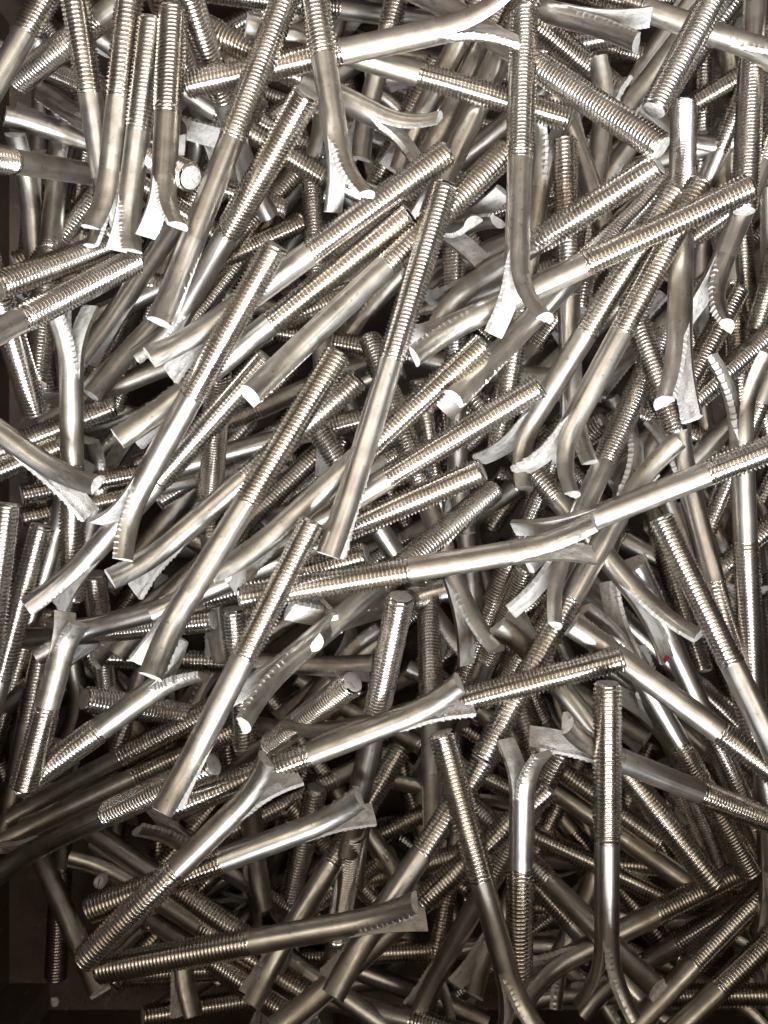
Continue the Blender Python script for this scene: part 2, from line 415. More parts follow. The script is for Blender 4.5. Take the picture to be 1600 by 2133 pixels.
('grey rod with a few thread rings at the upper left edge', (-0.23643, 0.16593, 0.07854), (0.3703, 0.2125, -0.9043), (0.1229, 0.9537, 0.2745), 1.12, 0.4, 0.6),
('dark tail curving like a hook behind the three upright bolts', (-0.25667, 0.30728, -0.1363), (0.8163, -0.4603, 0.349), (-0.5486, -0.4286, 0.7179), 1.005, 0.8, 0.5),
('cut rod end peeping out left of the three upright bolts', (-0.03676, 0.20693, -0.09473), (-0.8522, 0.4434, 0.2778), (0.2464, -0.1282, 0.9607), 0.812, 0.4, 0.4),
('narrow dark shank just right of the three upright bolts', (-0.12921, 0.30152, -0.00865), (0.1797, -0.571, -0.801), (0.6852, -0.5116, 0.5185), 0.8, 0.5, 0.6),
('pale rod under the top centre shank with square end at left', (0.10353, 0.2199, -0.03703), (-0.9656, 0.2461, 0.0834), (-0.0535, -0.5023, 0.863), 0.951, 0.3, 0.4),
('first of four parallel shanks fanning down at the top centre', (0.07797, 0.33586, -0.04298), (-0.4694, -0.8636, -0.1842), (0.3631, -0.3789, 0.8512), 0.8, 0.4, 0.5),
('second of four parallel shanks fanning down at the top centre', (0.09393, 0.34417, -0.06176), (-0.443, -0.8958, 0.0353), (0.3213, -0.1218, 0.9391), 0.892, 0.4, 0.5),
('third of four parallel shanks fanning down at the top centre', (0.10677, 0.3429, -0.04167), (-0.4294, -0.9028, -0.0247), (0.2989, -0.1678, 0.9394), 1.016, 0.4, 0.5),
('grey forked tail with a bright upper prong at the top right', (-0.03369, 0.34762, -0.10882), (0.8554, -0.3849, 0.3467), (-0.5134, -0.7186, 0.469), 1.09, 0.4, 0.7),
('thick bolt along the top edge at the right', (0.06939, 0.32916, -0.07116), (0.8946, -0.4158, 0.1639), (0.082, 0.5132, 0.8543), 0.998, 0.5, 0.5),
('upright bolt hugging the right edge at the top', (0.20546, 0.17162, -0.04788), (0.0903, 0.9899, -0.1096), (-0.4893, 0.14, 0.8608), 1.048, 0.5, 0.5),
('dark bent rod at the right edge under the long thread', (0.26087, 0.29847, -0.06529), (-0.3888, -0.9201, 0.0482), (0.504, -0.1687, 0.8471), 1.12, 0.9, 0.5),
('upright dark thread right of the forked hanging bolt', (0.10328, 0.21384, -0.04936), (0.0477, -0.9934, -0.1044), (0.5038, -0.0663, 0.8613), 0.975, 0.5, 0.5),
('forked tail opening upward beneath the long diagonal thread', (0.06739, 0.03483, -0.07031), (0.1436, 0.9854, 0.0918), (-0.8182, 0.066, 0.5712), 1.06, 0.5, 0.6),
('rod arching under the diagonal thread at upper right', (0.16919, 0.04571, -0.05446), (-0.2987, 0.9485, -0.1056), (-0.5044, -0.063, 0.8612), 1.117, 0.7, 0.5),
('pale cut face below the grey fork at upper right', (0.11547, 0.1203, -0.072), (0.1496, 0.9848, -0.0887), (-0.7488, 0.1714, 0.6403), 0.8, 0.5, 0.5),
('dark shank behind the bright leaning thread at top right', (0.25596, 0.38372, -0.05404), (-0.6022, -0.7629, -0.2353), (-0.1458, -0.1847, 0.9719), 0.94, 0.3, 0.4),
('dark thread running parallel above the long diagonal one', (0.08632, 0.28628, -0.06051), (0.7965, -0.3032, -0.5231), (0.6013, 0.3061, 0.7381), 0.83, 0.5, 0.5),
('dark threaded bolt between twin bolts and upright fork, serrated prong below', (0.1725, 0.11102, -0.08974), (-0.4487, -0.8534, 0.2655), (0.7735, -0.222, 0.5936), 1.049, 0.5, 0.6),
('forked end opening upward at the right, one prong square', (0.0533, -0.13596, -0.02614), (0.5107, 0.8413, -0.1771), (0.5656, -0.1737, 0.8062), 1.12, 0.5, 0.65),
('silver shank rising at right behind the fork, rings near its middle', (0.21055, -0.13126, -0.04394), (-0.2089, 0.9689, -0.1328), (0.6069, 0.2349, 0.7593), 1.025, 0.35, 0.5),
('open fork pointing up at the right edge with serrated prong', (0.21413, -0.11199, -0.05905), (-0.0965, 0.9828, 0.1573), (0.824, -0.0098, 0.5664), 1.063, 0.55, 0.55),
('upright thread with grey round end at the right edge', (0.21534, -0.04809, -0.06079), (0.1012, -0.9894, -0.1039), (0.5066, -0.0387, 0.8613), 1.115, 0.4, 0.4),
('curved tail ending square at right, pale face with red paint beside it', (0.04189, 0.08681, -0.09409), (0.5918, -0.7672, 0.2472), (0.4176, 0.5541, 0.7201), 1.12, 0.55, 0.5),
('cut hollow looking end beside the long right thread', (0.24018, -0.22292, -0.08819), (-0.426, 0.9, 0.0924), (-0.272, -0.2248, 0.9357), 1.12, 0.4, 0.4),
('broad white cut face in the lower right centre', (0.22072, -0.21745, -0.07757), (-0.4977, 0.8586, 0.123), (-0.6733, -0.4718, 0.5692), 1.039, 0.45, 0.6),
('rod with pale flap just right of the upright thread at lower right', (0.23722, -0.20382, -0.13851), (-0.6132, 0.6541, 0.4429), (0.701, 0.1921, 0.6868), 0.8, 0.4, 0.6),
('long dark thread slanting to lower right beside the upright bolt', (0.18566, -0.20974, -0.03815), (-0.6076, 0.786, -0.1142), (-0.4561, -0.2275, 0.8604), 0.991, 0.5, 0.5),
('threaded bolt with grey round end leaning left at bottom centre', (0.06493, -0.12596, -0.03886), (-0.5825, -0.7858, 0.2079), (0.1933, 0.1145, 0.9744), 0.831, 0.35, 0.5),
('thread with pale oval end right of the curved neck', (0.09236, -0.15353, -0.0354), (-0.746, -0.6659, 0.0105), (-0.3261, 0.3791, 0.866), 1.042, 0.5, 0.5),
('pair of square ended prongs hanging at lower centre', (0.02873, -0.05693, -0.12121), (-0.0014, -0.829, 0.5593), (-0.0862, 0.5573, 0.8258), 0.8, 0.15, 0.2),
('bright thread slanting down left beneath the wavy serrated tail', (0.01044, -0.1472, -0.09656), (-0.5306, -0.8058, 0.2629), (0.2168, 0.1708, 0.9612), 0.862, 0.4, 0.4),
('curved rod descending below the horizontal bolt just right of centre', (-0.00933, 0.11162, -0.11062), (0.3082, -0.9183, 0.2487), (0.5488, 0.3851, 0.742), 1.12, 0.6, 0.5),
('rod end meeting the wavy tail below centre, pale faces beside it', (-0.05099, 0.06736, -0.08626), (0.5125, -0.8287, -0.2247), (0.5846, 0.1452, 0.7982), 1.017, 0.4, 0.6),
('left one of two short threads under the horizontal bolt right of centre', (0.07847, -0.02917, -0.09219), (-0.3008, -0.877, -0.3747), (0.3677, -0.4692, 0.8029), 0.97, 0.4, 0.4),
('right one of two short threads under the horizontal bolt right of centre', (0.08683, -0.03285, -0.07885), (-0.2631, -0.8122, -0.5207), (0.3367, -0.583, 0.7394), 0.838, 0.4, 0.4),
('thread below the pale square prong at right centre', (0.06093, -0.13901, -0.14133), (0.4685, 0.8121, 0.3478), (-0.5836, -0.011, 0.812), 1.053, 0.4, 0.4),
('upright thread with dark end left of centre in the lower half', (-0.09067, -0.058, -0.07571), (0.0535, -0.9776, -0.2034), (0.5089, -0.1486, 0.8479), 1.02, 0.4, 0.4),
('dark thread crossing behind the cut tail at lower left', (-0.09127, -0.1351, -0.01418), (-0.8221, -0.4471, -0.3525), (-0.0293, -0.5851, 0.8104), 0.873, 0.4, 0.4),
('lower one of two parallel bronze bolts at lower left', (-0.08391, -0.1314, -0.09932), (-0.9038, -0.4276, 0.0162), (0.0147, 0.0069, 0.9999), 0.856, 0.4, 0.4),
('upper one of two parallel bronze bolts at lower left', (-0.10005, -0.11795, -0.09199), (-0.8651, -0.4813, -0.1412), (-0.1234, -0.0686, 0.99), 0.814, 0.4, 0.4),
('smooth rod standing along the lower left edge', (-0.21869, -0.06424, -0.12828), (-0.1694, -0.9815, 0.0888), (0.0151, 0.0875, 0.996), 0.8, 0.2, 0.2),
('silver rod leaning at the left edge with thread rings at its middle', (-0.26399, -0.16747, -0.14231), (0.3332, 0.9241, 0.1869), (-0.5253, 0.0174, 0.8508), 1.12, 0.4, 0.4),
('thin tail crossing the left edge rods', (-0.34252, -0.19698, -0.15475), (0.7849, 0.5906, 0.1877), (-0.4305, 0.3018, 0.8506), 1.12, 0.3, 0.4),
('rod ending in a white nick left of centre under the longest bolt', (-0.08272, 0.27638, -0.14277), (-0.4967, -0.8483, 0.1835), (0.0625, 0.1759, 0.9824), 1.12, 0.25, 0.4),
('bright rounded rod under the crossing rods at left centre', (-0.0503, 0.23233, -0.13428), (-0.6228, -0.7563, 0.2002), (0.4962, -0.184, 0.8485), 1.104, 0.3, 0.4),
('thread running left from the upright rod at the left', (-0.16466, 0.06513, -0.08806), (-0.9146, -0.3805, 0.137), (0.3016, -0.4161, 0.8579), 0.985, 0.4, 0.4),
('smooth rod running to the left edge above the curved dark tail', (-0.19649, 0.0415, -0.08654), (-0.9055, -0.3999, 0.1418), (0.3144, -0.4078, 0.8573), 1.077, 0.4, 0.4),
('short thread slanting at the left edge, pale tail at its foot', (-0.20157, 0.05714, -0.05467), (-0.0623, 0.8221, 0.5659), (-0.4615, -0.5265, 0.714), 0.8, 0.4, 0.4),
('upright thread at left between the parallel threads', (-0.20116, 0.07394, -0.05493), (-0.0128, 0.9549, -0.2966), (-0.5034, 0.2502, 0.827), 1.003, 0.4, 0.4),
('pale chipped tail beside the short slanting thread at left', (-0.02013, 0.14389, -0.12462), (-0.9162, -0.3895, 0.0946), (0.3557, -0.6812, 0.6399), 1.12, 0.4, 0.5),
('upright thread under the open fork at upper centre', (-0.04931, 0.23271, -0.13624), (0.0709, -0.9914, 0.1101), (0.4919, 0.1308, 0.8608), 1.09, 0.4, 0.4),
('thread end facing right between the long bolts at upper centre', (-0.05275, 0.19026, -0.1293), (-0.9023, -0.4295, 0.0363), (0.2433, -0.4379, 0.8655), 0.8, 0.4, 0.4),
('short cut stub right of the central thread tip', (-0.02784, 0.22508, -0.15773), (0.5359, -0.4742, 0.6985), (-0.2649, 0.6911, 0.6725), 0.8, 0.5, 0.4),
('notched prong right of the central thread tip', (-0.03413, 0.15574, -0.1685), (0.6592, 0.1365, 0.7395), (-0.1864, -0.923, 0.3366), 0.8, 0.3, 0.4),
('upright thread behind the bent tail at centre', (0.04292, 0.1662, -0.09199), (0.0283, -0.9884, -0.1492), (0.5035, -0.1148, 0.8563), 0.941, 0.4, 0.4),
('dark thread lying crosswise behind the central bolt', (-0.07162, 0.12049, -0.13665), (0.9727, -0.2031, 0.1119), (0.0073, 0.5093, 0.8606), 1.01, 0.4, 0.4),
('thread lying crosswise right of centre behind the diagonal ones', (0.06156, 0.07957, -0.11564), (-0.9682, -0.2496, 0.0148), (0.1373, -0.481, 0.8659), 1.105, 0.4, 0.4),
('deep dark thread slanting left of the central shank', (-0.03276, 0.0482, -0.12395), (-0.7112, -0.6984, 0.0807), (0.4002, -0.3078, 0.8632), 1.007, 0.4, 0.4),
('upright rod with rings under the long diagonal thread at centre', (0.02258, 0.08448, -0.11291), (0.1681, -0.9596, -0.2257), (0.5262, -0.1063, 0.8437), 0.8, 0.4, 0.5),
('silver rod descending right of centre behind the diagonal thread', (0.03998, 0.08196, -0.1151), (0.139, -0.9795, -0.1461), (0.5128, -0.055, 0.8567), 0.904, 0.3, 0.4),
('pale cut face behind the central thread', (0.17775, 0.21655, -0.13196), (-0.9131, -0.3951, 0.1012), (0.3639, -0.6772, 0.6395), 0.929, 0.5, 0.5),
('short dark thread beside the bent rod at the right edge', (0.21967, 0.13848, -0.0937), (-0.4729, -0.8811, -0.006), (0.4381, -0.2411, 0.866), 0.951, 0.4, 0.4),
('thread pointing to the right edge above the open fork', (0.24981, 0.11585, -0.11938), (-0.7539, -0.6325, 0.1777), (0.4393, -0.2841, 0.8522), 0.8, 0.4, 0.4),
('rod between central bolt and left bolts with pale end', (0.06852, 0.07676, -0.13732), (-0.8394, -0.5308, 0.1163), (0.4726, -0.6075, 0.6384), 0.887, 0.3, 0.5),
('dark prong poking over the shank below centre', (-0.14309, -0.01279, -0.1557), (0.6792, -0.2377, 0.6944), (-0.7144, -0.431, 0.5512), 0.958, 0.4, 0.5),
('silver upright rod left of the lower thread', (-0.11879, 0.05506, -0.13404), (0.089, -0.9841, 0.1537), (0.486, 0.1776, 0.8557), 0.8, 0.3, 0.4),
('upright thread deep between the long left bolts', (-0.09289, 0.07983, -0.03847), (-0.1691, -0.6738, -0.7193), (0.3333, -0.726, 0.6016), 1.108, 0.4, 0.4),
('pale cut face left of the upright thread below centre', (0.06822, -0.04876, -0.18671), (-0.5373, -0.0669, 0.8407), (0.631, -0.6934, 0.348), 1.075, 0.3, 0.5),
('dark thread lying level at lower left above the bronze bolts', (-0.17244, -0.10746, -0.0518), (0.7035, -0.2731, -0.6562), (0.7107, 0.2604, 0.6535), 0.808, 0.4, 0.4),
('level dark thread beneath the cut square tail at lower left', (-0.18255, -0.09158, -0.11362), (0.9922, -0.0643, -0.1066), (0.1245, 0.493, 0.8611), 0.909, 0.4, 0.4),
('long pale cut strip at left below the horizontal bolt', (-0.03585, 0.03675, -0.1883), (-0.6949, -0.5854, 0.4176), (0.6814, -0.3505, 0.6425), 1.12, 0.3, 0.5),
('forked bolt at lower left crossing under the curved one', (-0.05806, -0.26807, -0.06701), (-0.8487, 0.4168, -0.3256), (0.0595, 0.6869, 0.7243), 1.025, 0.45, 0.6),
('rod end just under the cut tail at lower left', (-0.02948, -0.28768, -0.14401), (-0.7377, 0.6086, 0.2923), (-0.1229, -0.5468, 0.8282), 0.847, 0.3, 0.4),
('thin bronze rod with flat end at lower left', (-0.03619, -0.28974, -0.06547), (-0.8714, 0.402, -0.2814), (-0.4307, -0.3519, 0.831), 0.947, 0.3, 0.4),
('dark bolt in the bottom edge left of centre', (-0.03992, -0.29831, -0.05064), (-0.8369, 0.3214, -0.4432), (-0.5375, -0.3292, 0.7763), 0.85, 0.3, 0.4),
('narrow flat prong with teeth hanging at lower left centre', (-0.10368, -0.12469, -0.11056), (0.1628, -0.9758, -0.1459), (-0.8422, -0.2145, 0.4946), 0.8, 0.2, 0.3),
('yellowish flat tail hanging near the bottom left', (-0.14017, -0.16206, -0.13039), (0.1121, -0.9612, 0.2521), (0.7421, 0.2497, 0.622), 0.8, 0.3, 0.2),
('dim slender rod leaning against the crate at bottom left', (-0.26687, -0.16073, -0.15525), (0.5343, -0.7382, 0.4118), (0.196, 0.582, 0.7892), 0.916, 0.2, 0.2),
('bronze rod running under the bottom left horizontal bolt', (0.08669, -0.38281, -0.10238), (-0.8458, 0.512, -0.1499), (-0.3699, -0.3606, 0.8562), 1.12, 0.3, 0.3),
('rod with cut end lying along the bottom edge at centre', (0.08541, -0.32996, -0.08811), (-0.9305, 0.0571, -0.3617), (-0.3433, -0.4799, 0.8074), 0.8, 0.3, 0.4),
('slim thread standing under the pale tail at bottom centre', (-0.01725, -0.18943, -0.06673), (-0.1317, -0.8408, -0.5251), (0.4236, -0.5267, 0.737), 1.12, 0.3, 0.4),
('narrow rod tip beside the slim thread at bottom centre', (0.00313, -0.09413, -0.15983), (-0.1568, -0.9269, 0.3411), (0.5423, 0.2078, 0.8141), 0.8, 0.2, 0.3),
('rod deep left of the bottom centre threads', (-0.04307, -0.17645, -0.11535), (-0.221, -0.9546, -0.1999), (0.4481, -0.2815, 0.8485), 0.998, 0.3, 0.4),
('long shank slanting down left behind the lower right thread', (0.10718, -0.14493, -0.08027), (-0.4251, -0.88, -0.212), (0.2213, -0.3282, 0.9183), 1.12, 0.3, 0.4),
('bolt crossing behind the upright lower right shank, curving to lower right', (0.0533, -0.1879, -0.13121), (0.6231, -0.4938, 0.6065), (-0.2984, 0.5667, 0.768), 0.83, 0.45, 0.4),
('bronze rod crossing under the upright shank near the bottom', (0.24527, -0.21124, -0.09568), (-0.9164, -0.3372, 0.2158), (0.3481, -0.4047, 0.8456), 0.978, 0.6, 0.5),
('dark thread behind the upright lower right thread', (0.17356, -0.20836, -0.10263), (-0.7978, 0.5538, -0.2384), (-0.4547, -0.293, 0.8411), 1.003, 0.3, 0.4),
('straight flat ended rod slanting at lower right', (0.02369, -0.12663, -0.1615), (0.8022, -0.504, 0.3202), (-0.2711, 0.1703, 0.9474), 1.12, 0.1, 0.1),
('level dark thread behind the upright lower right shank', (0.18001, -0.24663, -0.11541), (-0.9022, 0.3553, -0.2444), (-0.3802, -0.3877, 0.8398), 0.978, 0.3, 0.4),
('upper one of parallel dark bolts in the bottom right corner', (0.26167, -0.21397, -0.10285), (-0.7641, -0.595, 0.2494), (0.4776, -0.2618, 0.8387), 1.083, 0.3, 0.4),
('lower one of parallel bolts in the bottom right corner', (0.28024, -0.22782, -0.09626), (-0.7984, -0.5447, 0.2567), (0.4654, -0.2877, 0.837), 1.12, 0.3, 0.4),
('pale broad cut face at the bottom right of the upright fork', (0.07036, -0.21337, -0.13595), (0.6618, -0.6435, 0.3846), (0.3568, 0.7216, 0.5933), 0.8, 0.4, 0.6),
('rod with notched prong under the curved neck at the bottom', (0.17789, -0.1542, -0.13838), (-0.4289, -0.8956, 0.1181), (0.7237, -0.2625, 0.6383), 0.925, 0.4, 0.5),
('forked pale tail near the bottom centre', (0.13541, -0.17022, -0.16148), (-0.5105, -0.781, 0.3598), (0.589, -0.0127, 0.808), 0.862, 0.3, 0.4),
('dim upright thread between diagonal ones at lower right', (0.22397, -0.23779, -0.13539), (-0.4028, 0.8671, 0.2931), (-0.3465, -0.4409, 0.828), 0.941, 0.3, 0.4),
('thread running out of the lower right edge, middle one', (0.26415, -0.20354, -0.08701), (-0.7401, 0.651, -0.1687), (-0.44, -0.2789, 0.8536), 0.921, 0.3, 0.4),
('thread running out of the lower right edge, highest one', (0.25414, -0.16141, -0.10511), (-0.7452, 0.6602, 0.0944), (-0.2704, -0.4285, 0.8622), 0.92, 0.3, 0.4),
('thread climbing to the lower right edge', (0.24337, -0.2337, -0.10111), (-0.7234, -0.6266, -0.29), (0.1375, -0.5424, 0.8288), 0.8, 0.3, 0.4),
('slim curved prong left of the upright lower right thread', (0.07054, -0.06268, -0.12403), (0.4096, -0.8798, -0.2411), (-0.2909, -0.3765, 0.8796), 0.953, 0.5, 0.4),
('bright shank under the long right thread', (0.29144, -0.2574, -0.16418), (-0.5274, 0.7921, 0.3072), (-0.2687, -0.4986, 0.8241), 1.034, 0.3, 0.4),
('thread under the long right thread near the right edge', (0.22871, -0.13891, -0.10582), (-0.2327, 0.9401, -0.2492), (-0.5372, 0.0894, 0.8387), 0.8, 0.3, 0.4),
('deep dark thread behind the right forks', (0.21046, -0.02451, -0.142), (0.3386, 0.9285, 0.1524), (-0.515, 0.0473, 0.8559), 1.12, 0.3, 0.4),
('thread seen in the gap between the twin bent tails', (0.11548, 0.0506, -0.10777), (-0.3529, -0.9067, -0.231), (0.3934, -0.3678, 0.8426), 1.035, 0.3, 0.4),
('deep thread behind the twin bolts at right', (0.13645, 0.05546, -0.09139), (-0.6574, -0.5149, -0.5502), (-0.0668, -0.6875, 0.7231), 0.8, 0.3, 0.4),
('rod with arched seam beneath the top centre shank', (0.02302, 0.37307, -0.0874), (-0.2703, -0.9385, -0.215), (0.4289, -0.3173, 0.8458), 0.804, 0.4, 0.5),
('dim thread end standing in the bare corner at lower left', (-0.22296, -0.31732, -0.15192), (0.0754, 0.9939, 0.081), (-0.5039, -0.0321, 0.8632), 0.882, 0.4, 0.4),
('', (0.29277, 0.02511, -0.13077), (-0.7503, -0.6611, -0.0052), (-0.1332, 0.1436, 0.9806), 1.012, 0.56, 0.83),
('', (-0.09191, -0.10871, -0.15528), (0.607, -0.7823, 0.1399), (-0.6246, -0.3607, 0.6927), 1.038, 0.7, 0.52),
('', (-0.1648, 0.03041, -0.1319), (0.891, 0.426, -0.1572), (0.2782, -0.2384, 0.9305), 0.986, 0.38, 0.38),
('', (-0.05795, -0.29879, -0.14479), (0.9965, 0.0714, 0.0445), (-0.0401, -0.0617, 0.9973), 1.01, 0.75, 0.56),
('', (0.23103, 0.33607, -0.11192), (-0.5838, -0.7972, -0.1538), (-0.5893, 0.2858, 0.7556), 0.927, 0.57, 0.41),
('', (0.25311, -0.30141, -0.10004), (-0.8983, -0.1986, -0.392), (-0.2273, -0.5534, 0.8013), 0.971, 0.78, 0.47),
('', (-0.23134, -0.00361, -0.11335), (0.9268, 0.2277, -0.2988), (0.3558, -0.7873, 0.5036), 0.956, 0.78, 0.4),
('', (0.26037, -0.1649, -0.11266), (-0.0046, 0.9852, -0.1712), (0.8604, 0.0911, 0.5014), 0.982, 0.66, 0.51),
('', (0.15035, 0.28745, -0.07393), (-0.9457, -0.0408, -0.3225), (-0.3112, -0.1738, 0.9343), 0.875, 0.61, 0.61),
('', (0.24147, 0.11753, -0.12499), (0.209, 0.9525, 0.2213), (-0.1921, -0.182, 0.9644), 0.879, 0.73, 0.77),
('', (-0.03171, 0.16815, -0.13672), (0.7958, 0.5723, 0.1979), (-0.2025, -0.0565, 0.9777), 0.925, 0.72, 0.69),
('', (0.08805, -0.0229, -0.18015), (-0.8026, -0.5853, 0.1155), (0.0981, 0.0616, 0.9933), 1.048, 0.58, 0.7),
('', (0.04814, -0.3405, -0.17506), (0.6916, 0.6823, 0.2369), (-0.4009, 0.0899, 0.9117), 1.118, 0.59, 0.43),
('', (0.05104, 0.19373, -0.14139), (0.956, 0.2931, 0.0137), (0.1887, -0.65, 0.7361), 1.023, 0.55, 0.89),
('', (-0.14064, 0.10356, -0.1267), (0.5784, 0.8084, -0.1098), (-0.5053, 0.4606, 0.7297), 0.989, 0.72, 0.79),
('', (0.22984, 0.27614, -0.0733), (0.192, -0.8744, -0.4456), (0.1449, -0.4238, 0.8941), 0.854, 0.68, 0.49),
('', (-0.22675, -0.1412, -0.13394), (0.2482, 0.9681, 0.0332), (-0.3138, 0.0479, 0.9483), 1.038, 0.83, 0.67),
('', (-0.06253, -0.18855, -0.12338), (0.601, -0.7705, -0.2124), (-0.5587, -0.595, 0.5777), 1.038, 0.63, 0.43),
('', (-0.06216, 0.09887, -0.15592), (-0.6315, -0.7736, 0.0521), (0.1816, -0.0822, 0.9799), 1.01, 0.58, 0.8),
('', (0.07162, -0.01146, -0.14976), (0.5446, 0.8194, 0.1786), (-0.4045, 0.0701, 0.9119), 0.999, 0.8, 0.45),
('', (0.08123, -0.21955, -0.13861), (-0.9617, -0.2709, -0.0426), (0.0916, -0.4637, 0.8812), 1.056, 0.83, 0.63),
('', (0.0207, 0.01309, -0.13701), (0.7332, 0.6796, 0.0248), (0.1214, -0.1667, 0.9785), 1.037, 0.58, 0.66),
('', (0.25557, 0.21729, -0.11767), (-0.8066, -0.5574, -0.1968), (-0.023, -0.3031, 0.9527), 0.943, 0.81, 0.54),
('', (0.18429, -0.28371, -0.13826), (-0.6357, 0.7571, -0.1508), (-0.393, -0.1492, 0.9073), 0.97, 0.82, 0.54),
('', (-0.11316, 0.32554, -0.10052), (0.9395, 0.0558, -0.3381), (0.1824, -0.9168, 0.3554), 0.96, 0.38, 0.63),
('', (-0.11817, -0.26998, -0.1446), (0.9168, -0.3887, -0.0919), (0.1602, 0.1471, 0.9761), 1.063, 0.43, 0.77),
('', (0.23485, 0.06386, -0.1291), (-0.0522, 0.9946, -0.09), (-0.0669, 0.0865, 0.994), 0.968, 0.4, 0.35),
('', (0.04899, -0.195, -0.15844), (-0.8959, -0.4441, 0.014), (0.4212, -0.8389, 0.3448), 0.984, 0.35, 0.56),
('', (-0.1519, -0.31769, -0.10396), (0.9205, -0.0409, -0.3885), (0.3197, -0.4927, 0.8093), 0.979, 0.38, 0.54),
('', (0.246, 0.13405, -0.14878), (-0.1095, 0.9872, 0.1163), (-0.9057, -0.1473, 0.3975), 1.009, 0.56, 0.55),
('', (-0.19171, -0.21279, -0.12902), (0.2746, 0.955, -0.1122), (0.7356, -0.1334, 0.6641), 0.925, 0.58, 0.49),
('', (-0.10857, -0.20798, -0.10847), (0.8706, 0.3478, -0.3481), (0.4506, -0.2792, 0.848), 0.952, 0.76, 0.64),
('', (0.29202, 0.22325, -0.1543), (-0.7369, -0.6754, 0.0273), (-0.2095, 0.2666, 0.9407), 1.039, 0.68, 0.77),
('', (0.0768, 0.02611, -0.15133), (0.8755, -0.4715, 0.1059), (-0.4705, -0.7817, 0.4093), 1.034, 0.84, 0.79),
('', (0.19949, -0.09998, -0.10159), (-0.1815, 0.9096, -0.3738), (-0.5346, 0.2278, 0.8138), 1.018, 0.71, 0.87),
('', (0.21357, 0.30288, -0.14167), (0.0132, -0.9939, -0.1091), (-0.8966, -0.0601, 0.4387), 1.005, 0.66, 0.39),
('', (-0.22341, 0.13271, -0.08318), (0.5251, 0.8183, -0.2339), (0.6827, -0.2409, 0.6899), 0.925, 0.71, 0.58),
('', (0.01856, -0.01592, -0.17792), (-0.8064, -0.5584, 0.1948), (-0.4616, 0.8002, 0.3828), 1.008, 0.88, 0.79),
('', (-0.11743, -0.0026, -0.16722), (0.6013, 0.7961, 0.0678), (0.4629, -0.4163, 0.7826), 1.097, 0.34, 0.83),
('', (0.01588, -0.03702, -0.18007), (0.7679, -0.5597, 0.3116), (0.0085, 0.4953, 0.8687), 1.031, 0.32, 0.4),
('', (-0.16468, -0.29002, -0.10155), (0.9037, -0.1371, -0.4056), (0.1445, -0.7941, 0.5904), 0.938, 0.37, 0.77),
('', (0.02354, -0.02493, -0.18303), (-0.4318, 0.8904, 0.144), (-0.1176, -0.2139, 0.9698), 1.093, 0.6, 0.41),
('', (0.16052, 0.32289, -0.08445), (-0.6875, -0.566, -0.4549), (-0.5781, 0.0474, 0.8146), 0.836, 0.38, 0.68),
('', (0.05515, -0.26635, -0.16057), (0.994, -0.069, 0.0852), (-0.1062, -0.7994, 0.5914), 1.012, 0.53, 0.37),
('', (-0.03969, 0.24216, -0.15562), (-0.885, 0.4402, 0.1519), (0.4106, 0.5838, 0.7004), 0.97, 0.72, 0.46),
('', (-0.23546, -0.02651, -0.13393), (0.5139, -0.8566, -0.0456), (-0.4073, -0.2904, 0.8659), 1.039, 0.83, 0.76),
('', (-0.1894, 0.28727, -0.13603), (-0.0755, -0.9708, 0.2277), (-0.457, 0.2367, 0.8574), 1.074, 0.39, 0.83),
('', (0.23039, -0.05169, -0.15339), (0.4165, 0.909, -0.0157), (0.1478, -0.0507, 0.9877), 1.03, 0.85, 0.83),
('', (0.07884, 0.15665, -0.1487), (0.4002, 0.9138, 0.0687), (-0.8394, 0.3355, 0.4275), 0.948, 0.66, 0.49),
('', (-0.10871, -0.20706, -0.10121), (0.5499, 0.7267, -0.4118), (0.5873, 0.0143, 0.8093), 0.924, 0.67, 0.79),
('', (-0.1686, 0.21862, -0.10183), (0.7837, -0.4873, -0.3851), (0.1353, -0.4711, 0.8716), 0.953, 0.62, 0.65),
('', (-0.12223, 0.23689, -0.15159), (0.8256, 0.5628, -0.0398), (-0.5065, 0.7703, 0.3873), 1.026, 0.42, 0.56),
('', (-0.21584, 0.04938, -0.12198), (-0.024, 0.9838, 0.1777), (0.0319, -0.1769, 0.9837), 0.966, 0.67, 0.82),
('', (-0.03356, 0.15157, -0.17202), (-0.8259, -0.5486, 0.1297), (0.5291, -0.675, 0.5143), 1.021, 0.43, 0.57),
('', (0.30026, 0.12416, -0.14077), (-0.7089, -0.6983, -0.0992), (0.3343, -0.4566, 0.8245), 0.992, 0.83, 0.34),
('', (0.25992, -0.13005, -0.12267), (-0.7324, -0.664, -0.1503), (0.5555, -0.7105, 0.4319), 1.028, 0.39, 0.49),
('', (0.20859, -0.31283, -0.15911), (-0.7168, 0.6939, 0.0677), (-0.4976, -0.5772, 0.6475), 1.03, 0.62, 0.87),
('', (0.24425, 0.30768, -0.09982), (-0.2821, -0.8558, -0.4337), (-0.2222, -0.3815, 0.8973), 0.877, 0.46, 0.77),
('', (-0.0074, -0.12106, -0.16824), (0.324, -0.9452, 0.0399), (0.6851, 0.2635, 0.6791), 1.021, 0.44, 0.63),
('', (-0.21196, 0.21654, -0.1335), (0.777, 0.6218, -0.0976), (0.2753, -0.1964, 0.9411), 1.012, 0.5, 0.69),
('', (-0.10699, 0.16897, -0.14688), (0.4231, 0.9022, -0.0837), (-0.3319, 0.2403, 0.9122), 1.039, 0.57, 0.33),
('', (-0.05175, 0.35524, -0.14468), (-0.8517, -0.5231, 0.0323), (-0.4334, 0.7377, 0.5176), 1.001, 0.44, 0.45),
('', (0.17224, 0.10661, -0.15999), (0.4173, -0.9088, -0.0026), (0.2407, 0.1077, 0.9646), 1.087, 0.89, 0.53),
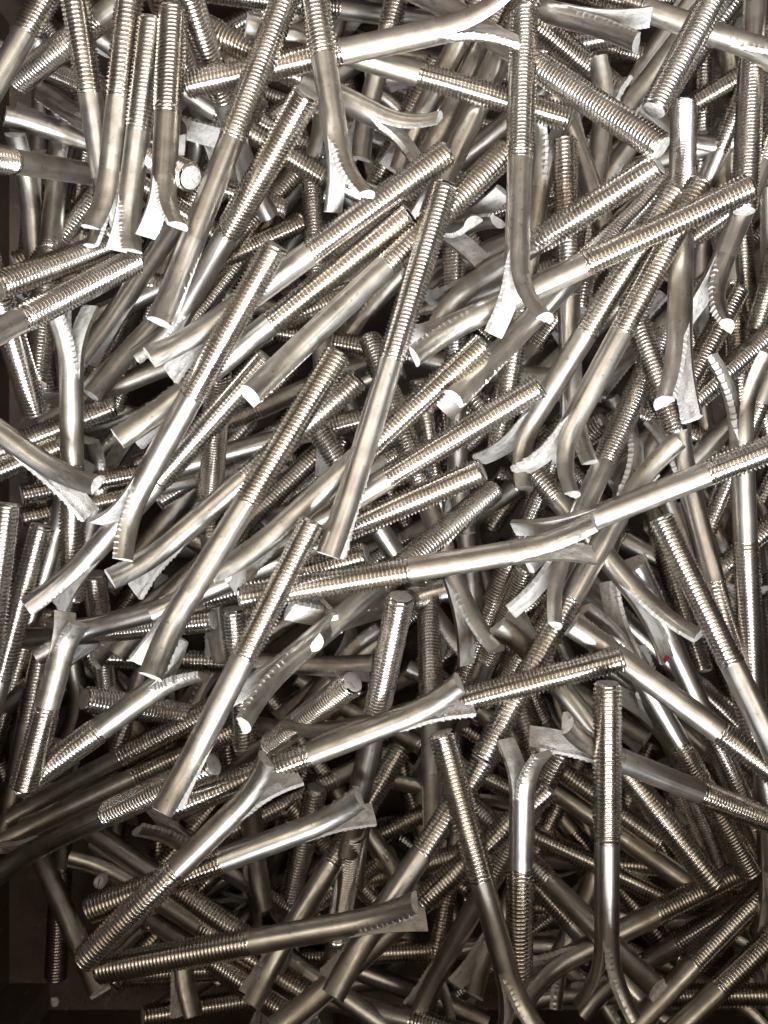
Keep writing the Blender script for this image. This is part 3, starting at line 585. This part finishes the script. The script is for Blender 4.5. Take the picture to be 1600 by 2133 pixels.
('', (-0.22331, 0.03599, -0.11391), (0.0913, -0.9644, -0.2481), (-0.8733, -0.1973, 0.4455), 1.05, 0.76, 0.78),
('', (-0.14697, -0.26388, -0.1051), (0.0115, 0.907, -0.4211), (-0.8456, 0.2335, 0.48), 0.904, 0.78, 0.44),
('', (0.26735, -0.1446, -0.15384), (0.0036, -0.999, -0.0442), (-0.5249, -0.0395, 0.8502), 0.999, 0.5, 0.38),
('', (0.18391, -0.15264, -0.1549), (0.3005, 0.9522, -0.055), (-0.7538, 0.2724, 0.598), 1.019, 0.38, 0.72),
('', (0.09631, 0.11348, -0.15142), (-0.4666, 0.8822, 0.0626), (-0.7767, -0.4426, 0.4482), 1.027, 0.64, 0.64),
('', (-0.22661, 0.11364, -0.10508), (0.0108, 0.985, -0.1721), (-0.0302, 0.1724, 0.9846), 1.017, 0.66, 0.86),
('', (-0.03596, -0.12814, -0.15536), (-0.3383, -0.9406, -0.0292), (-0.5686, 0.1796, 0.8027), 1.083, 0.73, 0.47),
('', (0.09568, -0.26515, -0.16582), (0.903, -0.4283, 0.0331), (-0.2693, -0.5045, 0.8203), 1.008, 0.67, 0.51),
('', (-0.19068, 0.15385, -0.10754), (0.9155, -0.1173, -0.3848), (0.0157, -0.9454, 0.3255), 0.989, 0.86, 0.59),
('', (-0.15153, 0.00667, -0.14257), (0.8277, 0.5286, -0.1885), (0.4917, -0.521, 0.6978), 1.005, 0.75, 0.38),
('', (0.25474, -0.04088, -0.15148), (0.1563, -0.9854, -0.067), (0.2507, -0.0261, 0.9677), 1.055, 0.42, 0.87),
('', (-0.0008, 0.27605, -0.16065), (-0.58, -0.8122, -0.0632), (0.5693, -0.4595, 0.6818), 1.021, 0.58, 0.57),
('', (0.09957, -0.19033, -0.12835), (-0.8868, 0.3885, -0.2503), (-0.0391, 0.4765, 0.8783), 0.939, 0.49, 0.73),
('', (-0.11218, 0.29969, -0.1622), (0.9293, -0.3692, 0.0032), (0.1984, 0.5067, 0.839), 1.088, 0.68, 0.9),
('', (-0.18208, 0.069, -0.14908), (0.3198, 0.9475, 0.003), (-0.3131, 0.1027, 0.9442), 1.048, 0.78, 0.67),
('', (0.16633, 0.17478, -0.10124), (-0.8765, -0.2345, -0.4205), (-0.4668, 0.6278, 0.6229), 0.905, 0.32, 0.79),
('', (0.14747, 0.17557, -0.10807), (-0.5343, -0.7407, -0.4072), (0.0797, -0.5238, 0.8481), 0.934, 0.61, 0.54),
('', (0.189, -0.23414, -0.13413), (-0.4204, 0.8869, -0.1914), (0.2656, 0.322, 0.9087), 0.939, 0.36, 0.71),
('', (0.15281, -0.17814, -0.15681), (-0.962, -0.2635, -0.0712), (-0.0296, -0.1588, 0.9869), 1.004, 0.68, 0.57),
('', (0.03325, 0.28729, -0.10911), (-0.4629, -0.7888, -0.4044), (0.4813, -0.6068, 0.6326), 0.941, 0.68, 0.89),
('', (0.00498, 0.28713, -0.15601), (0.93, -0.3625, 0.0601), (0.0374, 0.2562, 0.9659), 1.08, 0.58, 0.77),
('', (0.10255, 0.19945, -0.1672), (0.5658, 0.7845, 0.254), (0.6072, -0.6048, 0.5153), 0.999, 0.33, 0.43),
('', (-0.00315, -0.19704, -0.18183), (-0.8709, -0.4425, 0.2137), (0.469, -0.6185, 0.6304), 1.051, 0.34, 0.37),
('', (-0.02854, -0.03314, -0.10738), (-0.9366, 0.0782, -0.3417), (-0.3352, 0.0856, 0.9383), 1.113, 0.8, 0.35),
('', (0.24775, -0.34606, -0.16415), (-0.0826, 0.9884, 0.1277), (0.1507, -0.1143, 0.982), 1.094, 0.69, 0.54),
('', (0.15703, 0.2728, -0.13858), (-0.9489, 0.2767, -0.1518), (-0.2845, -0.5415, 0.7911), 1.053, 0.8, 0.89),
('', (0.2654, 0.21157, -0.1102), (-0.9106, -0.1071, -0.3991), (-0.1916, -0.7462, 0.6375), 0.953, 0.67, 0.86),
('', (0.26976, 0.03089, -0.15924), (-0.2325, 0.9721, -0.0326), (0.2313, 0.0878, 0.9689), 1.021, 0.69, 0.32),
('', (0.20011, -0.22645, -0.10645), (-0.9068, -0.0706, -0.4157), (-0.2377, -0.7287, 0.6422), 0.915, 0.34, 0.82),
('', (0.17821, -0.15993, -0.11098), (0.427, -0.8602, -0.2787), (-0.01, -0.3127, 0.9498), 1.12, 0.83, 0.87),
('', (-0.18351, -0.03901, -0.10812), (-0.0052, -0.9318, -0.3628), (-0.257, -0.3494, 0.901), 1.048, 0.61, 0.33),
('', (-0.23264, 0.15666, -0.10453), (0.8476, 0.408, -0.3393), (0.2353, 0.284, 0.9295), 1.01, 0.89, 0.73),
('', (0.00506, -0.22464, -0.13359), (-0.7786, -0.5974, -0.1922), (-0.3375, 0.1404, 0.9308), 1.091, 0.68, 0.57),
('', (0.09649, -0.15793, -0.10818), (-0.2195, 0.8855, -0.4095), (-0.7553, 0.1114, 0.6458), 0.929, 0.79, 0.39),
('', (0.08068, 0.08915, -0.16263), (0.6363, -0.7699, -0.0485), (0.643, 0.4947, 0.5847), 1.036, 0.61, 0.34),
('', (0.16082, 0.06652, -0.15844), (-0.8589, -0.5004, -0.1093), (-0.4787, 0.7084, 0.5186), 1.047, 0.41, 0.41),
('', (-0.14424, -0.22935, -0.10444), (0.604, 0.69, -0.3989), (0.7172, -0.2523, 0.6496), 0.954, 0.36, 0.6),
('', (-0.05032, -0.21896, -0.17156), (-0.8, 0.5994, 0.0268), (-0.2861, -0.4203, 0.8611), 1.072, 0.74, 0.42),
('', (0.20209, 0.20054, -0.17038), (0.149, -0.9888, 0.0124), (0.4621, 0.0807, 0.8832), 1.075, 0.67, 0.81),
('', (-0.20877, 0.1241, -0.10289), (0.011, 0.9455, -0.3255), (-0.5105, 0.2852, 0.8112), 1.084, 0.75, 0.85),
('', (0.26227, 0.16751, -0.14408), (0.0717, -0.9868, -0.1453), (-0.4467, -0.162, 0.8799), 1.057, 0.81, 0.54),
('', (0.19659, -0.28352, -0.15894), (-0.4612, 0.8815, -0.1017), (0.8081, 0.4646, 0.3622), 0.998, 0.47, 0.5),
('', (0.24181, 0.04016, -0.15656), (-0.9081, 0.3973, -0.1324), (-0.4121, -0.792, 0.4504), 1.062, 0.82, 0.53),
('', (-0.02851, 0.05227, -0.18574), (-0.4777, -0.865, 0.1538), (0.3497, -0.0266, 0.9365), 1.12, 0.42, 0.59),
('', (0.0095, -0.22707, -0.17252), (0.7978, -0.5985, 0.0723), (-0.29, -0.2759, 0.9164), 1.015, 0.64, 0.69),
('', (-0.06261, 0.03587, -0.17062), (-0.9563, 0.2633, 0.1274), (-0.0033, -0.4453, 0.8954), 0.988, 0.47, 0.76),
('', (-0.23013, -0.13304, -0.17355), (0.5878, 0.808, 0.0402), (-0.046, -0.0162, 0.9988), 1.06, 0.32, 0.89),
('', (-0.17591, 0.2754, -0.13501), (0.8837, 0.4238, -0.1985), (0.3723, -0.3798, 0.8468), 1.069, 0.89, 0.42),
('', (0.2491, 0.28909, -0.10713), (-0.8126, -0.3604, -0.458), (-0.3952, -0.2367, 0.8876), 0.831, 0.69, 0.62),
('', (0.07583, 0.12358, -0.18418), (-0.7214, 0.6784, 0.139), (-0.5755, -0.699, 0.4246), 1.083, 0.6, 0.76),
('', (0.09082, 0.30791, -0.10841), (0.9399, -0.0624, -0.3358), (0.3316, 0.4025, 0.8533), 1.12, 0.3, 0.6),
('', (0.11311, -0.04706, -0.11161), (-0.7726, -0.5228, -0.3602), (-0.2715, -0.2406, 0.9319), 1.056, 0.61, 0.39),
('', (0.02583, -0.33432, -0.12408), (0.2072, 0.9114, -0.3556), (0.7535, 0.0832, 0.6522), 0.894, 0.84, 0.64),
('', (0.2264, 0.33888, -0.14189), (-0.9872, 0.1431, -0.0697), (-0.0888, -0.1317, 0.9873), 0.984, 0.49, 0.34),
('', (-0.17286, -0.29841, -0.10723), (0.653, 0.6235, -0.43), (0.5101, 0.0576, 0.8582), 0.885, 0.71, 0.63),
('', (-0.04539, 0.36147, -0.16393), (0.2849, -0.9576, -0.0418), (-0.7207, -0.2427, 0.6494), 1.074, 0.36, 0.83),
('', (-0.24217, 0.34949, -0.18348), (0.5862, -0.8006, 0.1242), (-0.7205, -0.445, 0.5318), 1.12, 0.89, 0.61),
('', (-0.18989, 0.07927, -0.11322), (0.3258, 0.8971, -0.2985), (-0.6529, 0.4418, 0.6152), 1.079, 0.41, 0.85),
('', (-0.22696, 0.01078, -0.10142), (0.8949, 0.2064, -0.3957), (0.2205, 0.5663, 0.7941), 0.962, 0.52, 0.67),
]
for i, (lab, P, d, n, sx, ba, bb) in enumerate(BOLTS):
    bolt(i, lab, P, d, n, sx, ba, bb)

# ------------------------------------------------------------------ crate and ground
def painted(name, c0, c1, rough):
    m, nt, b = mat(name)
    n1 = noise_tex(nt, 14, 6, stretch=(1, 1, 0.35), rough=0.65)
    c = ramp(nt, n1.outputs[0], [(0.35, c0), (0.65, c1)])
    n2 = noise_tex(nt, 160, 4)
    sp = ramp(nt, n2.outputs[0], [(0.62, (1, 1, 1)), (0.72, (2.2, 1.9, 1.6))])
    mx = N(nt, "ShaderNodeMix", data_type='RGBA', blend_type='MULTIPLY'); mx.inputs[0].default_value = 1
    nt.links.new(c.outputs[0], mx.inputs[6]); nt.links.new(sp.outputs[0], mx.inputs[7])
    nt.links.new(mx.outputs[2], b.inputs["Base Color"])
    b.inputs["Roughness"].default_value = rough
    bp = N(nt, "ShaderNodeBump"); bp.inputs["Strength"].default_value = 0.5; bp.inputs["Distance"].default_value = 0.001
    nt.links.new(n2.outputs[0], bp.inputs["Height"]); nt.links.new(bp.outputs[0], b.inputs["Normal"])
    return m

M_CRATE = painted("maroon_crate_paint", (0.045, 0.030, 0.023), (0.095, 0.066, 0.050), 0.6)
M_GROUND = painted("workshop_concrete", (0.16, 0.15, 0.14), (0.24, 0.23, 0.21), 0.8)

def boxes_mesh(name, bxs, m, bevel=0.0):
    v, f = [], []
    for (x0, y0, z0, x1, y1, z1) in bxs:
        b = len(v)
        v += [(x0,y0,z0),(x1,y0,z0),(x1,y1,z0),(x0,y1,z0),(x0,y0,z1),(x1,y0,z1),(x1,y1,z1),(x0,y1,z1)]
        f += [(b,b+3,b+2,b+1),(b+4,b+5,b+6,b+7),(b,b+1,b+5,b+4),(b+1,b+2,b+6,b+5),(b+2,b+3,b+7,b+6),(b+3,b,b+4,b+7)]
    me = bpy.data.meshes.new(name); me.from_pydata(v, [], f); me.materials.append(m)
    return me

crate = bpy.data.objects.new("crate", None); crate.location = (0.06, 0.0, -0.21); col.objects.link(crate)
crate["label"] = "dark maroon painted crate holding the heap, its wall bare at lower left"
crate["category"] = "crate"
CX0, CX1, CY0, CY1, CB, CT = -0.277, 0.36, -0.368, 0.36, -0.21, 0.26
def cpart(name, bx, bev=0.0015):
    o = part(name, boxes_mesh(name, bx, M_CRATE), crate)
    o.matrix_parent_inverse = Matrix.Translation(-Vector(crate.location))
    if bev:
        b = o.modifiers.new("bevel", 'BEVEL'); b.width = bev; b.segments = 2
    return o
cpart("bottom_panel", [(CX0, CY0, CB - 0.004, CX1, CY1, CB)], 0)
cpart("side_panel", [(CX0 - 0.004, CY0 - 0.004, CB - 0.004, CX0, CY1 + 0.004, CT)])
cpart("side_panel", [(CX1, CY0 - 0.004, CB - 0.004, CX1 + 0.004, CY1 + 0.004, CT)])
cpart("end_panel", [(CX0, CY0 - 0.004, CB - 0.004, CX1, CY0, CT)])
cpart("end_panel", [(CX0, CY1, CB - 0.004, CX1, CY1 + 0.004, CT)])
cpart("corner_post", [(CX0, CY0, CB, CX0 + 0.03, CY0 + 0.02, CT)])

g = bpy.data.meshes.new("ground")
g.from_pydata([(-6, -6, 0), (6, -6, 0), (6, 6, 0), (-6, 6, 0)], [], [(0, 1, 2, 3)]); g.materials.append(M_GROUND)
go = bpy.data.objects.new("ground", g); go.location = (0, 0, -0.22); go["kind"] = "structure"; col.objects.link(go)

# ------------------------------------------------------------------ small things in the bare corner of the crate
def simple_mat(name, c, rough, metallic=0.0):
    m, nt, b = mat(name)
    n1 = noise_tex(nt, 500, 4)
    r = ramp(nt, n1.outputs[0], [(0.3, tuple(x * 0.7 for x in c)), (0.65, c)])
    nt.links.new(r.outputs[0], b.inputs["Base Color"])
    b.inputs["Roughness"].default_value = rough; b.inputs["Metallic"].default_value = metallic
    return m
M_WHITE = simple_mat("white_plastic", (0.62, 0.60, 0.64), 0.4)
M_RUST = simple_mat("rusty_grit", (0.10, 0.07, 0.05), 0.9)
M_RED = simple_mat("red_marking_paint", (0.55, 0.05, 0.06), 0.6)

def at(u, v, z):                                    # point seen at a pixel of the photograph, at height z
    k = 0.00025 * (0.5 - z) / 0.5
    return Vector(((u - 800) * k, -(v - 1066.5) * k, z))

def lathe(name, prof, m, na=20):
    v, f = [], []
    for r, z in prof:
        for i in range(na):
            a = 2 * math.pi * i / na; v.append((r * math.cos(a), r * math.sin(a), z))
    for j in range(len(prof) - 1):
        for i in range(na): f.append((j*na+i, j*na+(i+1) % na, (j+1)*na+(i+1) % na, (j+1)*na+i))
    v.append((0, 0, prof[-1][1] + 0.0001)); b = (len(prof) - 1) * na
    for i in range(na): f.append((b+i, b+(i+1) % na, len(v)-1))
    me = bpy.data.meshes.new(name); me.from_pydata(v, [], f); me.materials.append(m)
    for p in me.polygons: p.use_smooth = True
    return me

screw = bpy.data.objects.new("screw_cap", None); col.objects.link(screw)
screw.location = at(208, 1838, -0.052)
screw["label"] = "small round white screw cap with a slot, in the dark gap at lower left"
screw["category"] = "screw cap"
part("dome", lathe("dome", [(0.0036, -0.004), (0.0036, 0), (0.0034, 0.0012), (0.0026, 0.0022), (0.0012, 0.0028)], M_WHITE), screw)
sl = part("slot", boxes_mesh("slot", [(-0.0029, -0.00025, 0.0018, 0.0029, 0.00025, 0.00292)], M_RUST), screw, 1.35)
bp_ = part("shaft", lathe("shaft", [(0.0016, -0.012), (0.0016, -0.004)], M_WHITE, 12), screw)

def blob(name, loc, sx, sy, sz, m, seed, n1=14, n2=9):
    v, f = [], []
    for j in range(n2 + 1):
        th = math.pi * j / n2
        for i in range(n1):
            a = 2 * math.pi * i / n1
            d = Vector((math.sin(th) * math.cos(a), math.sin(th) * math.sin(a), math.cos(th)))
            k = 1 + 0.45 * noise.noise(d * 1.7 + Vector((seed, 0, 0))) + 0.2 * noise.noise(d * 5 + Vector((seed, 3, 0)))
            v.append((d.x * sx * k, d.y * sy * k, d.z * sz * k))
    for j in range(n2):
        for i in range(n1): f.append((j*n1+i, (j+1)*n1+i, (j+1)*n1+(i+1) % n1, j*n1+(i+1) % n1))
    me = bpy.data.meshes.new(name); me.from_pydata(v, [], f); me.materials.append(m)
    o = bpy.data.objects.new(name, me); o.location = loc; col.objects.link(o)
    return o
chip = blob("paint_chip", at(114, 2087, CB + 0.002), 0.0030, 0.0038, 0.0016, M_WHITE, 3.0)
chip["label"] = "tiny white chip lying on the crate bottom in the lower left corner"; chip["category"] = "paint chip"

# rust flakes and dirt along the foot of the wall
gv, gf = [], []
for k in range(900):
    t_ = random.random()
    x = at(60 + 260 * t_, 0, CB).x; y = at(0, 2062 + random.gauss(0, 14) + 22 * math.sin(t_ * 5), CB).y
    if k % 3 == 0: x = random.uniform(CX0 + 0.01, -0.08); y = random.uniform(CY0 + 0.01, -0.2)
    r = random.uniform(0.0004, 0.0022) * random.random() + 0.0003
    b0 = len(gv)
    a0 = random.random() * 6
    for q in range(5):
        a = a0 + q * 1.2566
        gv.append((x + r * math.cos(a) * random.uniform(.6, 1.3), y + r * math.sin(a) * random.uniform(.6, 1.3), CB + random.uniform(0.0001, 0.0006)))
    gv.append((x, y, CB + r * random.uniform(0.5, 1.3)))
    for q in range(5): gf.append((b0 + q, b0 + (q + 1) % 5, b0 + 5))
gm = bpy.data.meshes.new("rust_flakes"); gm.from_pydata(gv, [], gf); gm.materials.append(M_RUST)
gr = bpy.data.objects.new("rust_flakes", gm); gr["kind"] = "stuff"
gr["label"] = "rust flakes and dirt on the crate bottom at lower left"; gr["category"] = "rust flakes"
col.objects.link(gr)

# the dab of red marking paint on one cut face
for o in list(col.objects):
    if o.get("label", "").find("red paint") >= 0:
        tl = [c for c in o.children if c.name.startswith("tail")][1]
        src = tl.data; nb = 16
        cf = tl.children[0].data
        n_ = 11; rows_ = len(range(85))
        v, f = [], []
        for jj in range(6):
            for ii in range(5):
                p = cf.vertices[(78 + jj) * n_ + 5 + ii].co
                v.append((p.x - 0.00012 * (1 if True else 0), p.y, p.z))
        for jj in range(5):
            for ii in range(4):
                if (jj, ii) in ((0, 0), (0, 3), (1, 0)): continue
                f.append((jj*5+ii, jj*5+ii+1, (jj+1)*5+ii+1, (jj+1)*5+ii))
        me = bpy.data.meshes.new("paint_mark"); me.from_pydata(v, [], f); me.materials.append(M_RED)
        part("paint_mark", me, tl)
